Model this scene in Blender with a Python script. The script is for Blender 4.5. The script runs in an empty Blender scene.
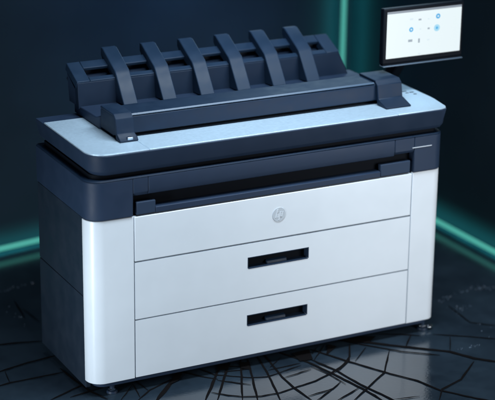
import bpy, bmesh, math, random
from mathutils import Vector, Matrix
random.seed(7)
S = bpy.context.scene
COL = S.collection

# ------------------------------------------------------------------ camera
CAM_P = Vector((-2.0288, -5.0509, 2.5853))
YAW, PITCH, ROLL, FPX = 0.4788, -0.3364, 0.0133, 1727.794
fw = Vector((math.sin(YAW)*math.cos(PITCH), math.cos(YAW)*math.cos(PITCH), math.sin(PITCH)))
rt = Vector((math.cos(YAW), -math.sin(YAW), 0)); up = rt.cross(fw)
c_, s_ = math.cos(ROLL), math.sin(ROLL)
RT = c_*rt + s_*up; UP = -s_*rt + c_*up
cd = bpy.data.cameras.new('camera'); cam = bpy.data.objects.new('camera', cd); COL.objects.link(cam)
cam.matrix_world = Matrix((( RT.x, UP.x, -fw.x, CAM_P.x), (RT.y, UP.y, -fw.y, CAM_P.y), (RT.z, UP.z, -fw.z, CAM_P.z), (0,0,0,1)))
cd.sensor_width = 36; cd.lens = 36*FPX/495; cd.clip_end = 200; cd.clip_start = .05
S.camera = cam
cd.dof.use_dof = True; cd.dof.focus_distance = 6.05; cd.dof.aperture_fstop = 1.5; cd.dof.aperture_blades = 0

# ------------------------------------------------------------------ world, lamps, exposure
w = bpy.data.worlds.new('World'); S.world = w; w.use_nodes = True
bg = w.node_tree.nodes['Background']; bg.inputs[0].default_value = (.10, .22, .42, 1); bg.inputs[1].default_value = .07
S.view_settings.view_transform = 'Standard'; S.view_settings.look = 'None'
S.view_settings.exposure = 0; S.view_settings.gamma = 1

def area(name, loc, target, sx, sy, power, col, spread=180):
    l = bpy.data.lights.new(name, 'AREA'); l.shape = 'RECTANGLE'; l.size = sx; l.size_y = sy
    l.energy = power; l.color = col; l.spread = math.radians(spread)
    o = bpy.data.objects.new(name, l); COL.objects.link(o); o.location = loc
    d = Vector(target)-Vector(loc); o.rotation_euler = d.to_track_quat('-Z', 'Y').to_euler()
    return o
area('key_softbox', (1.85, -1.60, .75), (1.3, 0, .3), .8, 1.1, 8.2, (.98, .99, 1), 100)
area('side_softbox', (-1.02, -.46, .36), (0, .03, .30), .13, .85, 6.4, (.84, .93, 1), 110)
area('rim_softbox', (1.85, 1.45, 1.52), (.75, .15, .83), 1.5, .30, 7, (.55, .80, 1))
area('top_softbox', (.75, -.45, 2.3), (.68, .15, .8), 1.7, .4, 19, (.78, .90, 1), 90)
area('wall_wash', (.6, -.2, 2.6), (1.2, 1.75, 1.0), .7, .7, 4.6, (.18, .42, 1), 50)

# ------------------------------------------------------------------ helpers
def mat(name, col, rough=.5, metal=0, emit=None, es=0, noise=0, nscale=60, bump=0, bscale=400, coat=0, spec=.5):
    if emit: col = tuple(c*.05 for c in col)
    m = bpy.data.materials.new(name); m.use_nodes = True
    nt = m.node_tree; b = nt.nodes['Principled BSDF']
    b.inputs['Base Color'].default_value = (*col, 1); b.inputs['Roughness'].default_value = rough
    b.inputs['Metallic'].default_value = metal; b.inputs['Specular IOR Level'].default_value = spec
    b.inputs['Coat Weight'].default_value = coat; b.inputs['Coat Roughness'].default_value = .28
    if emit: b.inputs['Emission Color'].default_value = (*emit, 1); b.inputs['Emission Strength'].default_value = es
    tc = nt.nodes.new('ShaderNodeTexCoord')
    if noise:
        n = nt.nodes.new('ShaderNodeTexNoise'); n.inputs['Scale'].default_value = nscale; n.inputs['Detail'].default_value = 6
        nt.links.new(tc.outputs['Object'], n.inputs['Vector'])
        r = nt.nodes.new('ShaderNodeMapRange'); r.inputs[1].default_value = .3; r.inputs[2].default_value = .7
        r.inputs[3].default_value = 1-noise; r.inputs[4].default_value = 1+noise
        mx = nt.nodes.new('ShaderNodeVectorMath'); mx.operation = 'SCALE'; mx.inputs[0].default_value = col
        nt.links.new(n.outputs['Fac'], r.inputs[0]); nt.links.new(r.outputs[0], mx.inputs['Scale'])
        nt.links.new(mx.outputs[0], b.inputs['Base Color'])
        r2 = nt.nodes.new('ShaderNodeMapRange'); r2.inputs[1].default_value = .3; r2.inputs[2].default_value = .7
        r2.inputs[3].default_value = rough*.85; r2.inputs[4].default_value = min(1, rough*1.15)
        nt.links.new(n.outputs['Fac'], r2.inputs[0]); nt.links.new(r2.outputs[0], b.inputs['Roughness'])
    if bump:
        n2 = nt.nodes.new('ShaderNodeTexNoise'); n2.inputs['Scale'].default_value = bscale; n2.inputs['Detail'].default_value = 4
        nt.links.new(tc.outputs['Object'], n2.inputs['Vector'])
        bp = nt.nodes.new('ShaderNodeBump'); bp.inputs['Strength'].default_value = bump; bp.inputs['Distance'].default_value = .002
        nt.links.new(n2.outputs['Fac'], bp.inputs['Height']); nt.links.new(bp.outputs[0], b.inputs['Normal'])
    return m

M = dict(
    white = mat('satin white paint', (.72, .79, .86), .36, coat=.6, noise=.02, nscale=9, bump=.04, bscale=500),
    navy = mat('slate blue plastic', (.018, .034, .068), .52, spec=.25, noise=.05, nscale=14, bump=.15, bscale=700),
    side = mat('dark slate side plastic', (.010, .020, .036), .55, noise=.05, nscale=14, bump=.12, bscale=700),
    grey = mat('blue grey plastic', (.009, .021, .044), .5, spec=.2, noise=.10, nscale=20, bump=.15, bscale=700),
    greyl = mat('lighter blue grey plastic', (.013, .030, .060), .5, spec=.22, noise=.08, nscale=20, bump=.15, bscale=700),
    tab = mat('slot tab plastic', (.024, .043, .080), .6, spec=.2),
    black = mat('black plastic', (.003, .005, .009), .7, spec=.1),
    slot = mat('dark slot plastic', (.014, .028, .055), .5, spec=.3),
    deck = mat('brushed light metal', (.50, .66, .80), .34, metal=.35, noise=.05, nscale=120, bump=.25, bscale=900),
    seam = mat('seam rubber', (.012, .018, .03), .7),
    badge = mat('grey badge', (.50, .56, .62), .35),
    badgemark = mat('badge mark', (.62, .69, .76), .4),
    basket = mat('dark blue basket plastic', (.008, .018, .038), .6, spec=.2, noise=.06, nscale=14, bump=.15, bscale=700),
    bar_highlight = mat('painted edge highlight', (.035, .07, .12), .4),  # lighter colour stands in for the highlight on the bar's edge
    chrome = mat('chrome', (.7, .76, .82), .18, metal=1),
    glassdark = mat('display bezel gloss', (.003, .005, .009), .5, spec=.12),
    ledge = mat('display ledge', (.09, .13, .18), .4),
    lit = mat('lit display', (.8, .9, .95), .3, emit=(.86, .97, 1), es=.90),
    lithead = mat('display header', (.3, .33, .38), .3, emit=(.36, .42, .50), es=.7),
    icb = mat('display icon blue', (.05, .3, .6), .3, emit=(.10, .50, .90), es=.85),
    icl = mat('display icon pale blue', (.3, .6, .8), .3, emit=(.42, .76, .95), es=.9),
    icg = mat('display icon grey', (.3, .34, .4), .3, emit=(.42, .50, .58), es=.8),
    icp = mat('display icon pale', (.6, .7, .75), .3, emit=(.72, .84, .90), es=.95),
    teal = mat('teal light tube', (.1, .6, .5), .4, emit=(.09, .50, .42), es=.75),
    fitting = mat('tube fitting', (.02, .03, .035), .5),
    shard = mat('glass fragment', (.16, .22, .30), .15, coat=.6),
)

def obj(name, bm, m, parent=None, bev=0, smooth=False, seg=2):
    bmesh.ops.recalc_face_normals(bm, faces=bm.faces)
    me = bpy.data.meshes.new(name); bm.to_mesh(me); bm.free()
    for mm in (m if isinstance(m, (list, tuple)) else [m]): me.materials.append(mm)
    o = bpy.data.objects.new(name, me); COL.objects.link(o)
    if parent: o.parent = parent
    if bev:
        md = o.modifiers.new('bevel', 'BEVEL'); md.width = bev; md.segments = seg; md.limit_method = 'ANGLE'; md.angle_limit = math.radians(28)
        md.harden_normals = False
    if smooth or bev:
        for p in me.polygons: p.use_smooth = True
        try: me.set_sharp_from_angle(angle=math.radians(38))
        except Exception: pass
    return o

def box(bm, x0, x1, y0, y1, z0, z1, mi=0):
    v = [bm.verts.new((x, y, z)) for z in (z0, z1) for y in (y0, y1) for x in (x0, x1)]
    for f in ((0,2,3,1),(4,5,7,6),(0,1,5,4),(1,3,7,5),(3,2,6,7),(2,0,4,6)):
        bm.faces.new([v[i] for i in f]).material_index = mi
def prism_x(bm, prof, x0, x1, mi=0, dx=None):     # profile in (y, z); dx(y,z,side) shifts x
    a = [bm.verts.new((x0+(dx(y, z, 0) if dx else 0), y, z)) for y, z in prof]
    b = [bm.verts.new((x1+(dx(y, z, 1) if dx else 0), y, z)) for y, z in prof]
    n = len(prof)
    bm.faces.new(a).material_index = mi; bm.faces.new(b[::-1]).material_index = mi
    for i in range(n): bm.faces.new((a[i], b[i], b[(i+1)%n], a[(i+1)%n])).material_index = mi
def prism_z(bm, loops, mi=0):                      # loops: [(z, [(x,y)...])], same count
    rings = [[bm.verts.new((x, y, z)) for x, y in pts] for z, pts in loops]
    n = len(rings[0])
    bm.faces.new(rings[0][::-1]).material_index = mi; bm.faces.new(rings[-1]).material_index = mi
    for r0, r1 in zip(rings, rings[1:]):
        for i in range(n): bm.faces.new((r0[i], r0[(i+1)%n], r1[(i+1)%n], r1[i])).material_index = mi
def rrect(x0, x1, y0, y1, rfl, rfr, rb=.01, n=10, ins=0):  # plan outline, front at y0
    x0 += ins; x1 -= ins; y0 += ins; y1 -= ins
    rfl = max(rfl-ins, .003); rfr = max(rfr-ins, .003); P = []
    def arc(cx, cy, r, a0, a1):
        for i in range(n+1):
            a = math.radians(a0+(a1-a0)*i/n); P.append((cx+r*math.cos(a), cy+r*math.sin(a)))
    arc(x0+rfl, y0+rfl, rfl, 180, 270); arc(x1-rfr, y0+rfr, rfr, 270, 360)
    arc(x1-rb, y1-rb, rb, 0, 90); arc(x0+rb, y1-rb, rb, 90, 180)
    return P
def cyl(bm, p0, p1, r0, r1=None, n=20, mi=0):
    r1 = r0 if r1 is None else r1
    p0, p1 = Vector(p0), Vector(p1); q = (p1-p0).to_track_quat('Z', 'Y')
    A = [bm.verts.new(p0+q@Vector((r0*math.cos(t), r0*math.sin(t), 0))) for t in [2*math.pi*i/n for i in range(n)]]
    B = [bm.verts.new(p1+q@Vector((r1*math.cos(t), r1*math.sin(t), 0))) for t in [2*math.pi*i/n for i in range(n)]]
    bm.faces.new(A[::-1]).material_index = mi; bm.faces.new(B).material_index = mi
    for i in range(n): bm.faces.new((A[i], A[(i+1)%n], B[(i+1)%n], B[i])).material_index = mi
def ray(px, py): return fw + (px-247.5)/FPX*RT - (py-200)/FPX*UP
def onfloor(px, py, z):
    d = ray(px, py); return CAM_P + d*((z-CAM_P.z)/d.z)

FZ = -.05
# ------------------------------------------------------------------ setting: floor with its cracks, two walls
fm = bpy.data.materials.new('polished dark slate'); fm.use_nodes = True
nt = fm.node_tree; b = nt.nodes['Principled BSDF']; L = nt.links.new
tc = nt.nodes.new('ShaderNodeTexCoord')
n1 = nt.nodes.new('ShaderNodeTexNoise'); n1.inputs['Scale'].default_value = 3; n1.inputs['Detail'].default_value = 9; n1.inputs['Roughness'].default_value = .7
n2 = nt.nodes.new('ShaderNodeTexNoise'); n2.inputs['Scale'].default_value = 95; n2.inputs['Detail'].default_value = 5
L(tc.outputs['Object'], n1.inputs['Vector']); L(tc.outputs['Object'], n2.inputs['Vector'])
cr = nt.nodes.new('ShaderNodeValToRGB'); cr.color_ramp.elements[0].position = .35; cr.color_ramp.elements[0].color = (.010, .017, .026, 1)
cr.color_ramp.elements[1].position = .7; cr.color_ramp.elements[1].color = (.024, .040, .058, 1)
L(n1.outputs['Fac'], cr.inputs[0]); L(cr.outputs[0], b.inputs['Base Color'])
rr = nt.nodes.new('ShaderNodeMapRange'); rr.inputs[1].default_value = .3; rr.inputs[2].default_value = .7; rr.inputs[3].default_value = .09; rr.inputs[4].default_value = .22
b.inputs['Specular IOR Level'].default_value = .85
L(n1.outputs['Fac'], rr.inputs[0]); L(rr.outputs[0], b.inputs['Roughness'])
bp = nt.nodes.new('ShaderNodeBump'); bp.inputs['Strength'].default_value = .14; bp.inputs['Distance'].default_value = .002
L(n2.outputs['Fac'], bp.inputs['Height']); L(bp.outputs[0], b.inputs['Normal'])
crackm = mat('open crack', (.006, .0055, .006), .95, spec=.02)

CR = [  # crack centre lines, width
 ([(133,384),(140,397)],2.2), ([(135,380),(148,390)],2), ([(171,379),(150,390),(138,400)],2),
 ([(181,371),(173,380),(156,401)],5), ([(181,371),(200,376),(218,379)],2),
 ([(198,368),(214,374.5),(250,377.5),(267,376.5),(282,372)],1.8),
 ([(221,362),(215,378),(205,401)],3.4), ([(229,362),(223,382),(217,401)],2.8),
 ([(240.5,357),(241.5,376),(242.5,401)],2.4), ([(247,357),(252.5,378),(258,401)],2.6),
 ([(256,354),(267,372),(281,401)],2.4), ([(263,353),(282,376.5),(294,387.5),(312,400)],2.4),
 ([(218,366),(247,366.5)],2), ([(222,372),(247,369)],1.6), ([(217,380),(251,384.5)],1.8),
 ([(211,392),(228,395),(243,396.5),(261,396),(280,392.5),(294,387.5),(316,380.5),(331,373),(344,364),(350,356),(350,343)],2),
 ([(279,352),(308,362),(331,372.5),(349,381.5),(366,390),(384,401)],2.6),
 ([(310,359),(337,370.5),(360,384),(390,398),(396,401)],2.4), ([(311,366),(329,374),(346,384)],1.4),
 ([(268,370),(300,363)],1.6), ([(279,372.5),(301,365)],1.5), ([(284,377.5),(311,369)],1.6),
 ([(310,349),(340,358.5),(370,367.5),(390.5,373.5),(418,380.5),(440,390),(476,398),(495,401)],2.2),
 ([(308,396),(333,388.5),(341,381)],1.9), ([(333,388.5),(317,400)],2.2), ([(360,387),(336,401)],2),
 ([(325,344),(314,360)],1.6), ([(270,367),(281,357)],1.5), ([(318,346),(312,354)],1.4),
 ([(332,338),(360,341),(390,345),(419,348),(450,351.5),(474,358),(500,362)],3.4),
 ([(345,341),(372,346),(400,351),(440,355)],1.8), ([(376,334),(400,334),(421,335.5)],1.6),
 ([(389.5,350),(384.5,372),(368,387),(353,401)],2), ([(349,344),(349.5,360),(340,368.5),(331,374)],1.9),
 ([(366,347),(355,361)],1.6), ([(411,335),(405.5,347)],2.6), ([(420,396),(394,399)],1.6),
 ([(432,334),(465,336),(500,339)],1.4), ([(450,336),(450,350)],1.8), ([(474,361),(461,379),(442,389),(439,401)],2.4),
 ([(-5,345),(18,342.5),(42,341)],2.4), ([(-5,373),(24,363.5),(57,355)],2.2), ([(-5,387),(10,382.5),(36,377.5),(63,372)],2),
 ([(5,371),(10,382.5)],1.6), ([(60,368),(75,380.5),(92,392),(108,399)],2.6), ([(50,400),(81,385),(99,380)],1.8),
 ([(70,397),(101,387.5),(128,380)],1.8), ([(120,401),(133,384)],1.6), ([(14,300),(25,318)],1.4), ([(22,308),(40,322)],1.2), ([(448,305),(470,322),(500,326)],1.0),
]
def lay_strip(bm, pts, wd, z):
    pts = [Vector(p) for p in pts]
    fine = []
    for a, c in zip(pts, pts[1:]):
        k = max(2, int((c-a).length/4.5))
        for i in range(k):
            t = i/k; q = a.lerp(c, t)
            if not (i == 0 and not fine): q = q+Vector((random.uniform(-.3, .3), random.uniform(-.12, .12)))
            fine.append(q)
    fine.append(pts[-1]); A = []; B = []; n = len(fine)
    for i, q in enumerate(fine):
        t = (fine[min(i+1, n-1)]-fine[max(i-1, 0)]).normalized(); nn = Vector((-t.y, t.x))
        h = wd*.43*random.uniform(.86, 1.14)*min(1, .3+min(i, n-1-i)*.4)*(.55+.45*abs(t.y))
        A.append(bm.verts.new(onfloor(*(q+nn*h), z))); B.append(bm.verts.new(onfloor(*(q-nn*h), z)))
    for i in range(n-1):
        f = bm.faces.new((A[i], A[i+1], B[i+1], B[i])); f.material_index = 1
        f.normal_update()
        if f.normal.z < 0: f.normal_flip()
def fan(bm, pts, z):
    f = bm.faces.new([bm.verts.new(onfloor(x, y, z)) for x, y in pts]); f.material_index = 1; f.normal_update()
    if f.normal.z < 0: f.normal_flip()
bm = bmesh.new()
v = [bm.verts.new(p) for p in ((-6, -7, FZ), (6, -7, FZ), (6, 5, FZ), (-6, 5, FZ))]; bm.faces.new(v)
for i, (pts, wd) in enumerate(CR): lay_strip(bm, pts, wd, FZ+.0015+.00004*i)
for i, p in enumerate([[(292,353),(309,349),(313,359),(300,361)], [(328,344),(337,346),(326,355)], [(176,371),(184,369),(179,380),(170,384)], [(240,362),(250,362),(249,369),(241,368)], [(218,364),(231,363),(228,369),(217,370)], [(340,336),(376,336),(368,343),(334,340)]]): fan(bm, p, FZ+.0042+.00005*i)
me = bpy.data.meshes.new('floor'); bm.to_mesh(me); bm.free(); me.materials.append(fm); me.materials.append(crackm)
floor = bpy.data.objects.new('floor', me); COL.objects.link(floor); floor['kind'] = 'structure'

wm = mat('dark blue wall', (.013, .026, .038), .8, spec=.15, noise=.22, nscale=1.6, bump=.1, bscale=120)
# walls: right wall runs through (2.11, y), back wall slightly skewed
GV, GH = 1.1, .8
TZ = FZ+.035; OFF = .085
l0, l1 = onfloor(0, 248.9, TZ), onfloor(37, 240.4, TZ); r0, r1 = onfloor(442, 223.8, TZ), onfloor(495, 252, TZ)
bd = (l0-l1).normalized(); rd = (r1-r0).normalized()
bn = Vector((bd.y, -bd.x, 0)); bn = bn if bn.y < 0 else -bn
rn = Vector((rd.y, -rd.x, 0)); rn = rn if rn.x < 0 else -rn
def meet(p, d, q, e):      # crossing of two plan lines
    k = d.x*e.y-d.y*e.x; t = ((q.x-p.x)*e.y-(q.y-p.y)*e.x)/k; return Vector((p.x+d.x*t, p.y+d.y*t, 0))
cn = meet(l0-bn*OFF, bd, r0-rn*OFF, rd)
tc0 = meet(l0, bd, r0, rd)
dv = ray(342, 70); kk = (tc0.y-CAM_P.y)/dv.y; pv = CAM_P+dv*kk
def wall(name, a, d, ln, nrm):
    bm = bmesh.new(); n = nrm.normalized()*.12
    p = [a, a+d*ln, a+d*ln-n, a-n]
    prism_z(bm, [(FZ-.05, [(q.x, q.y) for q in p]), (3.2, [(q.x, q.y) for q in p])])
    o = obj(name, bm, wm); o['kind'] = 'structure'; return o
wall('wall_back', cn, bd, 8, bn); wall('wall_right', cn-rd*.12, rd, 8, rn)

# ------------------------------------------------------------------ teal light tubes
def tube(p0, p1, label, r=.011):
    e = bpy.data.objects.new('light_tube', None); COL.objects.link(e); e.location = p0
    e['label'] = label; e['category'] = 'light tube'; e['group'] = 'teal light tubes in the room corner'
    q = Vector(p1)-Vector(p0); d = q.normalized()
    bm = bmesh.new(); cyl(bm, d*.03, q-d*.03, r); obj('tube', bm, M['teal'], e, smooth=True)
    for a, c in ((Vector(), d*.03), (q, q-d*.03)):
        bm = bmesh.new(); cyl(bm, a, c, r*1.25); obj('end_cap', bm, M['fitting'], e, smooth=True)
    return e
def glow(p0, p1, toward, power):    # the tube's own light, thrown back on the wall it runs along
    l = bpy.data.lights.new('tube_glow', 'AREA'); l.shape = 'RECTANGLE'; ln = (p1-p0).length; l.size = ln; l.size_y = .02
    l.energy = power*ln; l.color = (.10, 1, .85); o = bpy.data.objects.new('tube_glow', l); COL.objects.link(o)
    x = (p1-p0).normalized(); z = -(toward-x*toward.dot(x)).normalized(); y = z.cross(x)
    m = Matrix((x, y, z)).transposed().to_4x4(); m.translation = (p0+p1)/2+toward.normalized()*.016; o.matrix_world = m
vt = Vector((pv.x, pv.y, 0)); vdir = ((cn-vt)).normalized()
a, c = vt+Vector((0, 0, .12)), vt+Vector((0, 0, 3.0)); tube(a, c, 'upright glowing teal light tube in the room corner behind the machine'); glow(a, c, -bn, GV*.55); glow(a, c, -rn, GV*.55)
s0 = tc0+bd*.12; s0.z = TZ; a, c = s0, s0+bd*4.5; tube(a, c, 'teal light tube along the foot of the back wall, left of the machine'); glow(a, c, -bn+Vector((0, 0, -.8)), GH)
s0 = tc0+rd*.12; s0.z = TZ; a, c = s0, s0+rd*4.5; tube(a, c, 'slanting teal light tube along the foot of the right wall'); glow(a, c, -rn+Vector((0, 0, -.8)), GH)

# ------------------------------------------------------------------ the printer
W, D, H1, HB = 1.40, .49, .601, -.032
XL, XR = .162, 1.272
T = bpy.data.objects.new('large_format_printer', None); COL.objects.link(T); T.location = (W/2, D/2, FZ)
T['label'] = 'large office printer with white drawers, slate blue top and a tilted touchscreen'; T['category'] = 'printer'
T.location = (0, 0, 0)

# dark inner carcass and side panels
bm = bmesh.new(); prism_z(bm, [(HB+.034, rrect(.02, W-.02, .03, D-.02, .05, .05)), (H1-.004, rrect(.02, W-.02, .03, D-.02, .05, .05))]); obj('carcass', bm, M['black'], T)
bm = bmesh.new(); prism_z(bm, [(-.018, rrect(.0195, W-.0195, .012, D-.02, .04, .03)), (-.003, rrect(.0195, W-.0195, .012, D-.02, .04, .03))]); obj('base_frame', bm, M['navy'], T, .003)
zsm = .31
for x0, x1 in ((0, .019), (W-.019, W)):
    for z0, z1 in ((-.030, zsm-.0015), (zsm+.0015, H1-.002)):
        bm = bmesh.new(); box(bm, x0, x1, .062, D, z0, z1); obj('side_panel', bm, M['side'], T, .002)
bm = bmesh.new(); box(bm, .02, W-.02, D-.019, D-.001, 0, H1-.004); obj('back_panel', bm, M['side'], T, .002)

# white corner panels, wrapped round the front corners
def corner_panel(left):
    r = .056; n = 14; outer = []; th = .016
    if left:
        outer = [(-.003, .062)] + [(r-.003-r*math.cos(a), r-r*math.sin(a)) for a in [math.pi/2*i/n for i in range(n+1)]] + [(XL-.0015, 0)]
        inner = [(XL-.0015, th)] + [(r-.003-(r-th)*math.cos(a), r-(r-th)*math.sin(a)) for a in [math.pi/2*i/n for i in range(n, -1, -1)]] + [(-.003+th, .062)]
    else:
        r = .035
        outer = [(W+.001, .062)] + [(W+.001-r+r*math.cos(a), r-r*math.sin(a)) for a in [math.pi/2*i/n for i in range(n+1)]] + [(XR+.0015, 0)]
        inner = [(XR+.0015, th)] + [(W+.001-r+(r-th)*math.cos(a), r-(r-th)*math.sin(a)) for a in [math.pi/2*i/n for i in range(n, -1, -1)]] + [(W+.001-th, .062)]
    bm = bmesh.new(); P = outer+inner
    prism_z(bm, [(0, P), (H1-.002, P)])
    return obj('corner_panel', bm, M['white'], T, .0018)
corner_panel(True); corner_panel(False)

# front cover and the two drawers
def front(name, z0, z1):
    bm = bmesh.new(); box(bm, XL+.0018, XR-.0018, 0, .018, z0+.0028, z1-.0028); return bm
Z1, Z2 = .433, .219
cover = obj('front_cover', front('c', Z1, H1-.0015), M['white'], T, .0018)
def holed_front(z0, z1, hx0, hx1, hz0, hz1):       # panel with a handle recess really cut through it
    bm = bmesh.new(); X0, X1 = XL+.0018, XR-.0018; z0 += .0028; z1 -= .0028
    r = .008; n = 5; hole = []
    def arc(cx, cz, a0):
        for i in range(n+1):
            a = math.radians(a0+90*i/n); hole.append((cx+r*math.cos(a), cz+r*math.sin(a)))
    arc(hx0+r, hz0+r, 180); arc(hx1-r, hz0+r, 270); 
    hole.append((hx1, hz1)); hole.append((hx0, hz1))
    corners = [(X0, z0), (X1, z0), (X1, z1), (X0, z1)]
    fo = [bm.verts.new((x, 0, z)) for x, z in corners]; fh = [bm.verts.new((x, 0, z)) for x, z in hole]
    bk = [bm.verts.new((x, .018, z)) for x, z in corners]; hk = [bm.verts.new((x, .018, z)) for x, z in hole]
    m = n+1
    # front face split into four regions round the hole
    for o_, h_ in ((fo, fh), (bk, hk)):
        bl = h_[:m]; br = h_[m:2*m]; tr, tl = h_[2*m], h_[2*m+1]
        bm.faces.new([o_[0], o_[1]] + [br[j] for j in range(3)][::-1] + bl[::-1][:3])
        bm.faces.new([o_[1], o_[2], tr] + br[2:][::-1])
        bm.faces.new([o_[2], o_[3], tl, tr])
        bm.faces.new([o_[3], o_[0]] + bl[::-1][2:][:] + [tl] if False else [o_[3], o_[0]] + [bl[j] for j in range(m-3, -1, -1)] + [tl])
    for i in range(4): bm.faces.new((fo[i], fo[(i+1)%4], bk[(i+1)%4], bk[i]))
    N = len(hole)
    for i in range(N): bm.faces.new((fh[i], fh[(i+1)%N], hk[(i+1)%N], hk[i]))
    return bm
def drawer(z0, z1, hz0, hz1):
    hx0, hx1 = .597, .844
    d = obj('drawer', holed_front(z0, z1, hx0, hx1, hz0, hz1), M['white'], T)
    bm = bmesh.new()      # recess cup: back, floor, top and ends behind the opening
    e, t, y0 = .0003, .0022, -.0008
    box(bm, hx0+e, hx1-e, .046, .049, hz0+e, hz1-e)
    box(bm, hx0+e+.003, hx1-e-.003, y0, .0459, hz0+e, hz0+e+t); box(bm, hx0+e, hx1-e, y0, .0459, hz1-e-t, hz1-e)
    box(bm, hx0+e, hx0+e+t, y0, .0459, hz0+e+.0025, hz1-e-t-.0001); box(bm, hx1-e-t, hx1-e, y0, .0459, hz0+e+.0025, hz1-e-t-.0001)
    h = obj('handle', bm, M['slot'], d)
    bm = bmesh.new(); prism_x(bm, [(.012, hz0+.002), (.026, hz0+.002), (.030, hz0+.014), (.016, hz0+.012)], hx0+.085, hx0+.165); obj('latch', bm, M['greyl'], d, .0015)
    return d
drawer(Z2, Z1, .335, .379); drawer(0, Z2, .115, .158)

# round emblem on the cover: a grey disc with two slanted lower-case letters
ex, ez, er = .719, .523, .026
bm = bmesh.new(); cyl(bm, (ex, -.0015, ez), (ex, .001, ez), er, n=40); em = obj('emblem', bm, M['badge'], cover)
bm = bmesh.new()
def slant(x0, z0, x1, z1, wd=.0030, y=-.0022):
    A = [bm.verts.new((ex+a, yy, ez+c)) for yy in (y, -.0012) for a, c in ((x0-wd, z0), (x0+wd, z0), (x1+wd, z1), (x1-wd, z1))]
    for f in ((0,1,2,3),(7,6,5,4),(0,4,5,1),(1,5,6,2),(2,6,7,3),(3,7,4,0)): bm.faces.new([A[i] for i in f])
slant(-.0135, -.011, -.0055, .021); slant(-.0045, -.011, -.001, .006); slant(-.0085, .0065, -.002, .0065, .0026, -.00235)
slant(-.001, -.021, .0065, .010); slant(.0095, -.009, .0140, .0088); slant(.0075, .0082, .0125, .0082, .0026, -.00235); slant(.0040, -.0095, .009, -.0095, .0026, -.0025)
obj('letters', bm, M['badgemark'], em)

# middle band (slate blue) with the paper slot cut in its lower edge
ZB0, ZB1 = H1+.001, .742
band_pl = rrect(-.003, W+.002, -.004, D, .058, .040)
SX0, SX1, SZ = XL-.004, XR+.001, .672
bm = bmesh.new()
def band_piece(x0, x1, z0, z1, fy=-.004):
    P = [(x, y) for x, y in band_pl]
    if x0 < .1:   # left end, rounded corner
        P = [(x1, fy)] + [(x1, D)] + [(-.003, D)] + [(x, y) for x, y in band_pl[:11]]
    elif x1 > 1.35:
        P = [(W+.002, D), (x0, D), (x0, fy)] + [(x, y) for x, y in band_pl[11:22]]
    else: P = [(x0, fy), (x1, fy), (x1, D), (x0, D)]
    prism_z(bm, [(z0, P), (z1, P)])
band_piece(0, SX0-.0005, ZB0, ZB1-.006); obj('end_housing', bm, M['navy'], T, .0025)
bm = bmesh.new(); band_piece(SX1+.0005, 1.40, ZB0, ZB1-.006)
eh = obj('end_housing', bm, M['navy'], T, .0025)
bm = bmesh.new(); box(bm, 1.264, 1.347, -.0052, -.003, .6955, .6985); obj('model_plate', bm, M['badge'], eh)
bm = bmesh.new()   # hanging apron above the slot, rolled forward at its bottom edge
prism_x(bm, [(-.004, ZB1-.006), (-.004, SZ+.012), (.004, SZ), (.03, SZ), (.03, ZB1-.006)], SX0+.0008, .2135); obj('apron', bm, M['navy'], T, .002)
bm = bmesh.new()
prism_x(bm, [(-.004, ZB1-.006), (-.006, SZ+.022), (-.002, SZ+.004), (.014, SZ-.003), (.03, SZ-.003), (.03, ZB1-.006)], .2150, 1.1885); obj('apron', bm, M['navy'], T, .002)
bm = bmesh.new()
prism_x(bm, [(-.004, ZB1-.006), (-.004, SZ+.016), (.004, SZ+.006), (.03, SZ+.006), (.03, ZB1-.006)], 1.1900, SX1-.0008); obj('apron', bm, M['navy'], T, .002)
bm = bmesh.new(); box(bm, SX0, SX1, .031, D-.002, ZB0, ZB1-.006); obj('paper_slot', bm, M['black'], T)
bm = bmesh.new(); prism_x(bm, [(.0015, H1+.0012), (.0015, H1+.021), (.030, H1+.025), (.030, H1+.0012)], .2435, 1.1355); obj('slot_sill', bm, M['navy'], T, .002)
for x0, x1 in ((.172, .243), (1.136, 1.262)):
    bm = bmesh.new(); box(bm, x0, x1, .0015, .022, H1+.0015, .648); obj('slot_tab', bm, M['tab'], T, .003)
# lip on the top edge of the band
def ringband(name, m, z0, z1, ins0, ins1, bev=.002):
    bm = bmesh.new(); prism_z(bm, [(z0, rrect(-.003, W+.002, -.004, D, .058, .040, ins=ins0)), (z1, rrect(-.003, W+.002, -.004, D, .058, .040, ins=ins1))])
    return obj(name, bm, m, T, bev)
ringband('band_lip', M['grey'], ZB1-.0055, ZB1, -.001, .003, .0015)
ringband('shadow_gap', M['black'], ZB1+.0002, .757, .022, .022, 0)

# deck housing (front of it overhangs the gap) and its light metal plates
def deckplan(ins=0, n=8):
    P = []; x0, y0 = .002+ins, -.018+ins; r = .075-ins
    for i in range(n+1):
        a = math.radians(180+90*i/n); P.append((x0+r*math.cos(a)+r, y0+r+r*math.sin(a)))
    for cx, cy in ((1.375, -.018+ins), (1.400-ins, -.010+ins), (1.409-ins, .008), (1.424-ins, .105), (1.426-ins, .13), (1.426-ins, .372-ins)): P.append((cx, cy))
    P += [(1.30, .50-ins), (.002+ins, .50-ins)]
    return P
bm = bmesh.new(); prism_z(bm, [(.7572, deckplan(.024)), (.772, deckplan(.010)), (.8315, deckplan(0))]); obj('deck_housing', bm, M['navy'], T, .002)
def clip_x(P, x, keep_less):
    out = []
    for (a, b_), (c, d) in zip(P, P[1:]+P[:1]):
        ia, ic = (a <= x) == keep_less or a == x, (c <= x) == keep_less or c == x
        if ia: out.append((a, b_))
        if ia != ic: t = (x-a)/(c-a); out.append((x, b_+t*(d-b_)))
    return out
def clip_y(P, y):
    out = []
    for (a, b_), (c, d) in zip(P, P[1:]+P[:1]):
        if b_ <= y: out.append((a, b_))
        if (b_ <= y) != (d <= y): t = (y-b_)/(d-b_); out.append((a+t*(c-a), y))
    return out
base = deckplan(.0025)
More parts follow.
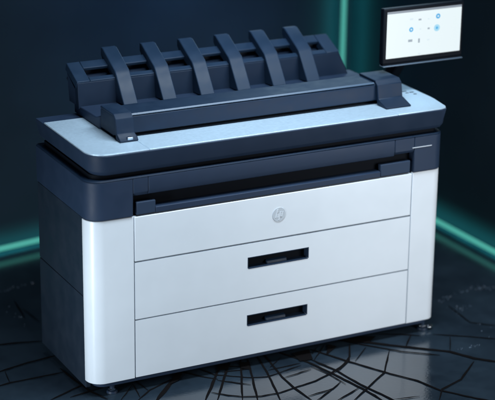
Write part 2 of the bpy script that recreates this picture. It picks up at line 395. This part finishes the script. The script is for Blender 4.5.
for x0, x1, yb in ((None, .2143, .42), (.2153, 1.1892, .42), (1.1902, None, .368)):
    P = clip_y(base, yb)
    if x0 is not None: P = clip_x(P, x0, False)
    if x1 is not None: P = clip_x(P, x1, True)
    bm = bmesh.new(); prism_z(bm, [(.8317, P), (.8365, P)]); obj('deck_plate', bm, M['deck'], T, .0012)
# small printed button marks on the right plate
for px, py, ww in ((404, 91.5, .010), (407, 93, .006), (411.5, 92.2, .009), (415, 94, .006)):
    p = onfloor(px, py, .8368); bm = bmesh.new(); box(bm, p.x-ww, p.x+ww, p.y-.004, p.y+.004, .8366, .8372); obj('deck_button', bm, M['grey'], T)

# scanner: low rear block, long bar, end brackets
bm = bmesh.new(); prism_x(bm, [(.262, .8368), (.262, .885), (.30, .873), (.498, .868), (.498, .8368)], .150, 1.285); obj('scanner_base', bm, M['navy'], T, .004)
bm = bmesh.new(); prism_x(bm, [(.150, .846), (.128, .853), (.132, .908), (.142, .9175), (.252, .9175), (.260, .91), (.260, .846)], .152, 1.283)
bar = obj('scanner_bar', bm, M['grey'], T, .003)
bm = bmesh.new(); prism_x(bm, [(.1335, .9125), (.1385, .9170), (.1375, .9200), (.1315, .9145)], .214, 1.176); obj('edge_highlight', bm, M['bar_highlight'], bar, .001)  # lighter strip paints the highlight along the bar's top front edge
bm = bmesh.new(); box(bm, .16, 1.27, .155, .26, .8368, .8458); obj('bar_foot', bm, M['black'], bar)
def bracket(x0, x1, yf, flare):
    th = .008
    out = [(.250, .9260), (.136, .9260), (.118, .912), (.112, .880), (.108, .862), ((yf+.108)/2, .849), (yf, .8415)]
    inn = [(yf+.004, .8368), (.118, .8368), (.1225, .860), (.1265, .905), (.140, .9178), (.250, .9178)]
    bm = bmesh.new()
    dx = lambda y, z, s: (flare if (z < .852 and s == 1) else 0) + (flare*.5 if (z < .852 and s == 0) else 0)
    prism_x(bm, out+inn, x0, x1, dx=dx)
    return obj('end_bracket', bm, M['grey'], T, .0025)
b1 = bracket(.148, .214, .082, .004); b2 = bracket(1.180, 1.284, .052, .004)
bm = bmesh.new(); box(bm, .178, .198, .084, .106, .8435, .8525); obj('latch', bm, M['chrome'], b1, .0015)

# stacker basket with six curved ribs
YF, ZF, YB, ZBk = .452, .958, .556, 1.004
BX0, BX1 = .145, 1.212
nrm = Vector((0, -(ZBk-ZF), YB-YF)).normalized()
K = bpy.data.objects.new('stacker_basket', None); COL.objects.link(K); K.parent = T
def lerp_top(t, dep=0):
    y = YF+(YB-YF)*t; z = ZF+(ZBk-ZF)*t; return (y-nrm.y*dep, z-nrm.z*dep)
def slab(x0, x1, t0, t1, th, name, m, bev=.003, dx=None):
    a, b_ = lerp_top(t0), lerp_top(t1); c, d = lerp_top(t1, th), lerp_top(t0, th)
    bm = bmesh.new(); prism_x(bm, [a, b_, c, d], x0, x1, dx=dx); return obj(name, bm, m, K, bev)
slab(BX0+.0505, BX1-.0555, 0, .20, .020, 'front_rail', M['greyl'])
slab(BX0+.0505, BX1-.0555, .64, 1.0, .014, 'back_rail', M['greyl'])
slab(BX0, BX0+.05, 0, 1, .030, 'end_plate', M['greyl'])
slab(BX1-.055, BX1, 0, 1, .030, 'end_plate', M['greyl'])
slab(BX0+.01, BX1-.01, .01, .99, .01, 'tmp', M['side']).name = 'well_floor'
wf = [o for o in K.children if o.name.startswith('well_floor')][0]; wf.location = (0, nrm.y*-.062, -nrm.z*.062)
dxf = lambda y, z, s: (.042*(ZF-z)/.10 if s else 0)
a, d_ = lerp_top(0, .0005), lerp_top(0, .03)
bm = bmesh.new(); prism_x(bm, [(YF+.001, ZF-.004), (YF-.008, .86), (YF+.02, .86), (YF+.03, ZF-.004)], BX0+.001, BX1-.001, dx=dxf); obj('front_wall', bm, M['basket'], K, .003)
for x0, x1, s in ((BX0+.002, BX0+.012, 0), (BX1-.012, BX1-.002, 1)):
    bm = bmesh.new(); prism_x(bm, [(YF+.031, ZF-.03), (YF+.021, .869), (YB-.02, .869), (YB-.002, ZBk-.035)], x0, x1); obj('side_wall', bm, M['navy'], K)
bm = bmesh.new(); prism_x(bm, [(YB-.012, ZBk-.034), (YB-.026, .869), (YB-.018, .869), (YB-.004, ZBk-.034)], BX0+.013, BX1-.013); obj('rear_wall', bm, M['navy'], K)
def rib_bm():
    out = [(.585, 1.040), (.566, 1.040), (.456, .983), (.446, .972), (.376, .876)]
    inn = [(.46, .868), (.462, .945), (.556, .985), (.585, 1.012)]
    bm = bmesh.new(); prism_x(bm, out+inn, -.028, .028); return bm
rib = None
for i, x in enumerate((.318, .471, .622, .771, .918, 1.062)):
    if rib is None: rib = obj('rib', rib_bm(), M['greyl'], K, .003); r_ = rib
    else: r_ = rib.copy(); COL.objects.link(r_); r_.parent = K
    r_.location = (x, 0, 0)

# touchscreen on its arm
SXa, SXb, SZa, SZb, SY = 1.262, 1.586, .981, 1.157, .2
bm = bmesh.new(); prism_x(bm, [(SY, SZa-.020), (SY, SZb+.012), (SY+.026, SZb+.012), (SY+.026, SZa-.020)], SXa-.014, SXb+.012)
scr = obj('touchscreen', bm, M['glassdark'], T, .004)
bm = bmesh.new(); prism_x(bm, [(SY-.006, SZa-.030), (SY-.006, SZa-.0265), (SY+.024, SZa-.0265), (SY+.024, SZa-.030)], SXa-.012, SXb+.012); obj('lower_ledge', bm, M['ledge'], scr, .001)
bm = bmesh.new(); box(bm, SXa-.010, SXb+.010, SY+.002, SY+.022, SZa-.0264, SZa-.0202); obj('hinge_strip', bm, M['black'], scr)
bm = bmesh.new(); v0 = -.0012
def pan(x0, x1, z0, z1, y, mi): box(bm, x0, x1, SY+y, SY+y+.0006, z0, z1, mi)
pan(SXa, SXb, SZa, SZb-.0085, v0, 0); pan(SXa, SXb, SZb-.008, SZb, v0, 1)
def icon(px, py, w_, h_, mi):
    d = ray(px, py); p = CAM_P + d*((SY-CAM_P.y)/d.y)
    if mi in (2, 3):       # round app symbols with a pale middle
        for k, (sc, m_) in enumerate(((1.15, mi), (.45, 5 if mi == 2 else 2))):
            r = max(w_, h_)*sc; y = SY+v0-.0008-.0004*k; vv = [bm.verts.new((p.x+r*math.cos(a), y, p.z+r*math.sin(a))) for a in [i*math.pi/8 for i in range(16)]]
            f = bm.faces.new(vv); f.material_index = m_
        return
    pan(p.x-w_, p.x+w_, p.z-h_, p.z+h_, v0-.0008, mi)
for a in ((411.4,19.2,.007,.0035,5),(419.8,19.5,.006,.003,4),(428.4,18.8,.004,.002,5),(437.9,16,.007,.0085,2),(411,29.6,.0065,.008,2),(420.2,29,.003,.0025,5),(428.4,28.3,.0045,.003,4),(436.6,27.7,.009,.0115,3),(410,40.7,.009,.0045,4),(418.7,40.5,.0035,.008,4),(428,39.6,.005,.0025,5),(419,53.5,.005,.0025,5)): icon(*a)
obj('display', bm, [M['lit'], M['lithead'], M['icb'], M['icl'], M['icg'], M['icp']], scr)
bm = bmesh.new(); prism_x(bm, [(.372, .8368), (.340, .86), (.250, .975), (.2262, .985), (.2262, 1.03), (.26, 1.03), (.30, 1.0), (.385, .88), (.41, .8368)], 1.372, 1.412); obj('screen_arm', bm, M['black'], T, .006)

# levelling feet / castors
def castor(x, y):
    bm = bmesh.new(); cyl(bm, (x, y, FZ+.0005), (x, y, FZ+.008), .020, .018, 24); cyl(bm, (x, y, FZ+.0082), (x, y, -.0185), .009, .009, 16)
    c = obj('levelling_foot', bm, M['slot'], T, smooth=True)
    bm = bmesh.new(); cyl(bm, (x, y, FZ+.012), (x, y, FZ+.018), .014, .014, 6); obj('lock_nut', bm, M['chrome'], c)
for x, y in ((.085, .030), (1.368, .030), (.075, .43), (1.34, .43)): castor(x, y)

bm = bmesh.new(); prism_x(bm, [(.004, FZ+.012), (.012, FZ+.020), (.022, FZ+.020), (.022, FZ+.010)], 1.379, 1.402); obj('foot_glint', bm, M['chrome'], T, .002)  # chrome piece added to give a glint at the right foot
# ------------------------------------------------------------------ glass fragments scattered on the floor
bm = bmesh.new()
def chip(px, py, s):
    p = onfloor(px, py, FZ+.0068); a0 = random.uniform(0, 6.28); k = random.choice((3, 4, 5))
    top = []; bot = []; tz = random.uniform(-.3, .3)
    for i in range(k):
        a = a0+i*6.283/k+random.uniform(-.3, .3); r = s*random.uniform(.6, 1.2)
        top.append(bm.verts.new((p.x+r*math.cos(a), p.y+r*math.sin(a), FZ+.0025+.2*tz*r*math.cos(a)))); bot.append(bm.verts.new((p.x+r*math.cos(a), p.y+r*math.sin(a), FZ+.0005)))
    bm.faces.new(top); bm.faces.new(bot[::-1])
    for i in range(k): bm.faces.new((bot[i], bot[(i+1)%k], top[(i+1)%k], top[i]))
for a, c, n, j in (((438,300),(472,286),26,2.0),((472,286),(497,286),22,2.5),((455,308),(470,304),10,2),((458,348),(480,343),14,1.2),((-3,291),(37,281),26,1.5),((437,300),(495,330),18,9),((0,300),(30,330),10,8)):
    for i in range(n):
        t = random.random(); chip(a[0]+(c[0]-a[0])*t+random.gauss(0, j*.5), a[1]+(c[1]-a[1])*t+random.gauss(0, j*.5), random.choice((.0008, .0012, .0022)))
o = obj('glass_fragments', bm, M['shard']); o['kind'] = 'stuff'; o['label'] = 'tiny pale glass fragments scattered over the cracked dark floor'; o['category'] = 'debris'
